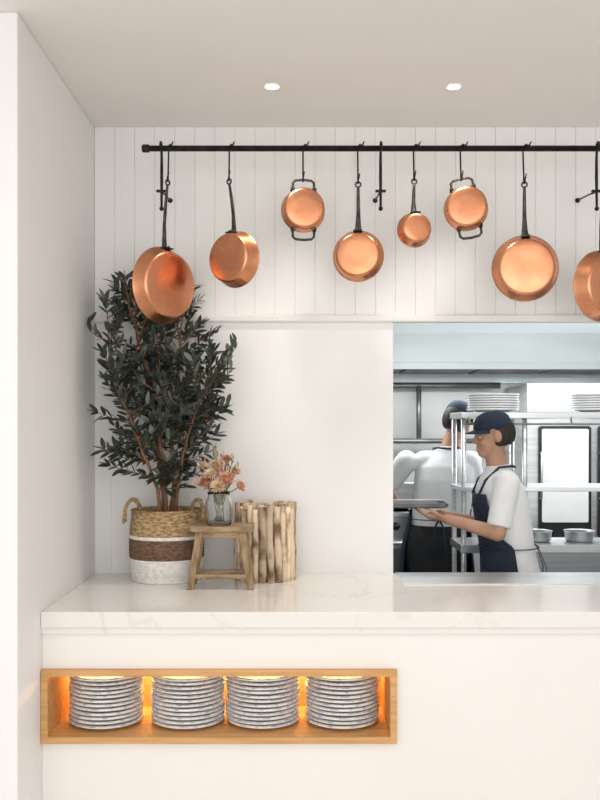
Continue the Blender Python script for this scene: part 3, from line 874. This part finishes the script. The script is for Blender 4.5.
    for s in (-1, 1):
        e = bmesh.new(); ball(e, (s*.031,.076,1.676), (.0115,.0105,.0065), HM, 14); ball(e, (s*.031,.0845,1.676), (.0055,.0030,.0050), HM, 10, 1)
        new_obj('eye', e, [M_eyew, M_eyed], parent=root, smooth=True)
        e = bmesh.new(); tube(e, [HM @ Vector((s*x_, y_, z_)) for x_, y_, z_ in ((.014,.088,1.697),(.030,.087,1.702),(.048,.074,1.697))], [.002,.0035,.002], 6)
        new_obj('eyebrow', e, M_hair, parent=root)
    def rad(z):
        if z <= TP[0][0]: return TP[0][1]+.02, TP[0][2]+.02
        for a_, b_ in zip(TP, TP[1:]):
            if a_[0] <= z <= b_[0]:
                t = (z-a_[0])/(b_[0]-a_[0]); return a_[1]*(1-t)+b_[1]*t, a_[2]*(1-t)+b_[2]*t
        return TP[-1][1], TP[-1][2]
    ap = bmesh.new(); G = []; NZ, NA = 40, 36
    for i in range(NZ+1):
        z = .50 + (1.37-.50)*i/NZ
        rx, ry = rad(max(z, .95))
        fl = max(0, .95-z)*.10; rx += .024+fl; ry += .024+fl
        wdt = wrap if z < 1.10 else (wrap - (z-1.10)/.06*(wrap-58) if z < 1.16 else 58 - (z-1.16)*75)
        row = []
        for k in range(NA+1):
            a = math.radians(90 + wdt*(-1+2*k/NA)); w_ = .006*math.sin(k*1.4)*min(1, max(0, (1.05-z)*2))
            row.append(ap.verts.new((offx(z)+(rx+w_)*math.cos(a), off(z)+(ry+w_)*math.sin(a), z)))
        G.append(row)
    for i in range(NZ):
        for k in range(NA): ap.faces.new((G[i][k], G[i][k+1], G[i+1][k+1], G[i+1][k])).smooth = True
    apo = new_obj('apron', ap, M_navy, parent=root); so = apo.modifiers.new('s', 'SOLIDIFY'); so.thickness = .004
    t_ = bmesh.new()
    tube(t_, [(offx(1.09)+.188*math.cos(a), off(1.09)+.150*math.sin(a), 1.09) for a in [2*math.pi*k/40 for k in range(40)]], .008, 8, closed=True, flat=(1, .35))
    for s in (-1, 1):
        tube(t_, [(s*.004, off(1.09)-.150, 1.09), (s*.02, off(1.05)-.158, 1.06), (s*.030, -.172, .98), (s*.033, -.170, .90)], .006, 6, flat=(1,.35))
    new_obj('waist_tie', t_, M_navy, parent=apo)
    t_ = bmesh.new()
    tube(t_, [(offx(1.42)+x_, off(1.42)+y_, z_) for x_, y_, z_ in ((-.085,.128,1.36),(-.092,.094,1.44),(-.082,.02,1.507),(-.055,-.055,1.512),(0,-.084,1.506),(.055,-.055,1.512),(.082,.02,1.507),(.092,.094,1.44),(.085,.128,1.36))], .007, 6, flat=(.5,1))
    new_obj('neck_strap', t_, M_navy, parent=apo)
    return root

lean = .14
a2 = {}
P2X = wx(512, 4.70)
for s in (-1, 1):
    a2[s] = ((s*.180, lean*.48+.0, 1.43), (s*.225, .125, 1.18), (s*.135, .365, 1.245), (-s*.25, 1, .10), (-s*.25, 0, 1), (s, .2, .6), .30)
person('person', (P2X, 4.70, 0), 90, .97, a2, (-8, 0, 0), lean, M_skin,
       'cook in white shirt, navy apron and dark cap carrying a tray', sleeve=.88, wrap=86, hem=.70)
tr = bmesh.new()
def rr_prof(b, levels, r=.03):
    rings = []
    for hx, hy, z in levels:
        rg_ = []
        for cx, cy, a0 in ((hx-r, hy-r, 0), (-hx+r, hy-r, 90), (-hx+r, -hy+r, 180), (hx-r, -hy+r, 270)):
            for k in range(7):
                a = math.radians(a0+15*k); rg_.append(b.verts.new((cx+r*math.cos(a), cy+r*math.sin(a), z)))
        rings.append(rg_)
    for A, B in zip(rings, rings[1:]):
        n_ = len(A)
        for i in range(n_): b.faces.new((A[i], A[(i+1)%n_], B[(i+1)%n_], B[i]))
    b.faces.new(rings[0][::-1]); b.faces.new(rings[-1])
rr_prof(tr, [(.150,.105,0), (.160,.115,.006), (.165,.12,.022), (.172,.127,.024), (.171,.126,.026), (.163,.118,.024), (.157,.112,.009), (.148,.103,.005)])
o = new_obj('serving_tray', tr, M_steel_d, loc=(P2X - .505, 4.70, 1.258)); top(o, 'dark metal serving tray held by the cook', 'tray')

a1 = {-1: ((-.180, .03, 1.43), (-.300, .11, 1.25), (-.225, .33, 1.150), (.15, 1, -.15), (0, 0, -1), (1, 0, 0), .12),
       1: ((.190, .03, 1.43), (.275, .10, 1.20), (.150, .33, 1.150), (-.15, 1, -.15), (0, 0, -1), (-1, 0, 0), .12)}
person('person', (wx(437, 5.58), 5.58, 0), -4, 1.02, a1, (-14, 12, -32), .10, M_skin2,
       'cook in white shirt and navy cap seen from behind at stove', sidelean=.14, hem=1.0)

# ------------------------------------------------------------------ lights
def area(name, loc, rot, sx, sy, e, col=(1,1,1)):
    l = bpy.data.lights.new(name, 'AREA'); l.shape = 'RECTANGLE'; l.size = sx; l.size_y = sy; l.energy = e; l.color = col
    o = bpy.data.objects.new(name, l); COL.objects.link(o); o.location = loc; o.rotation_euler = [math.radians(a) for a in rot]
    return o
area('window_daylight', (.2, -2.6, 1.5), (98, 0, 0), 6.0, 3.0, 94, (1, .985, .965))
area('room_ceiling_light', (.6, 1.2, 2.98), (0, 0, 0), 2.6, 2.0, 20, (1, .97, .93))
area('kitchen_light', (1.4, 4.62, 3.0), (-8, 0, 0), 2.4, .3, 14, (.96, .99, 1))
area('kitchen_hood_fill', (1.3, 5.8, HZ+.05), (0, 0, 0), 2.4, .5, 34, (.96, .99, 1))  # fill added under the hood to brighten the kitchen, no hood lamp there
area('niche_light', ((NX0+NX1)/2, yp+.30, NZ1-ft-.012), (-18, 0, 0), 1.20, .02, 4.6, (1, .60, .24))

w = bpy.data.worlds.new('world'); S.world = w; w.use_nodes = True
bg = w.node_tree.nodes['Background']; bg.inputs['Color'].default_value = (1, .985, .965, 1); bg.inputs['Strength'].default_value = 1.0

# ------------------------------------------------------------------ camera
cam = bpy.data.cameras.new('camera'); co = bpy.data.objects.new('camera', cam); COL.objects.link(co)
co.location = (0, 0, H); co.rotation_euler = (math.radians(90), 0, 0)
cam.sensor_fit = 'VERTICAL'; cam.sensor_height = 36; cam.lens = FOC/800*36
cam.shift_x = 4/800; cam.shift_y = 30/800
S.camera = co
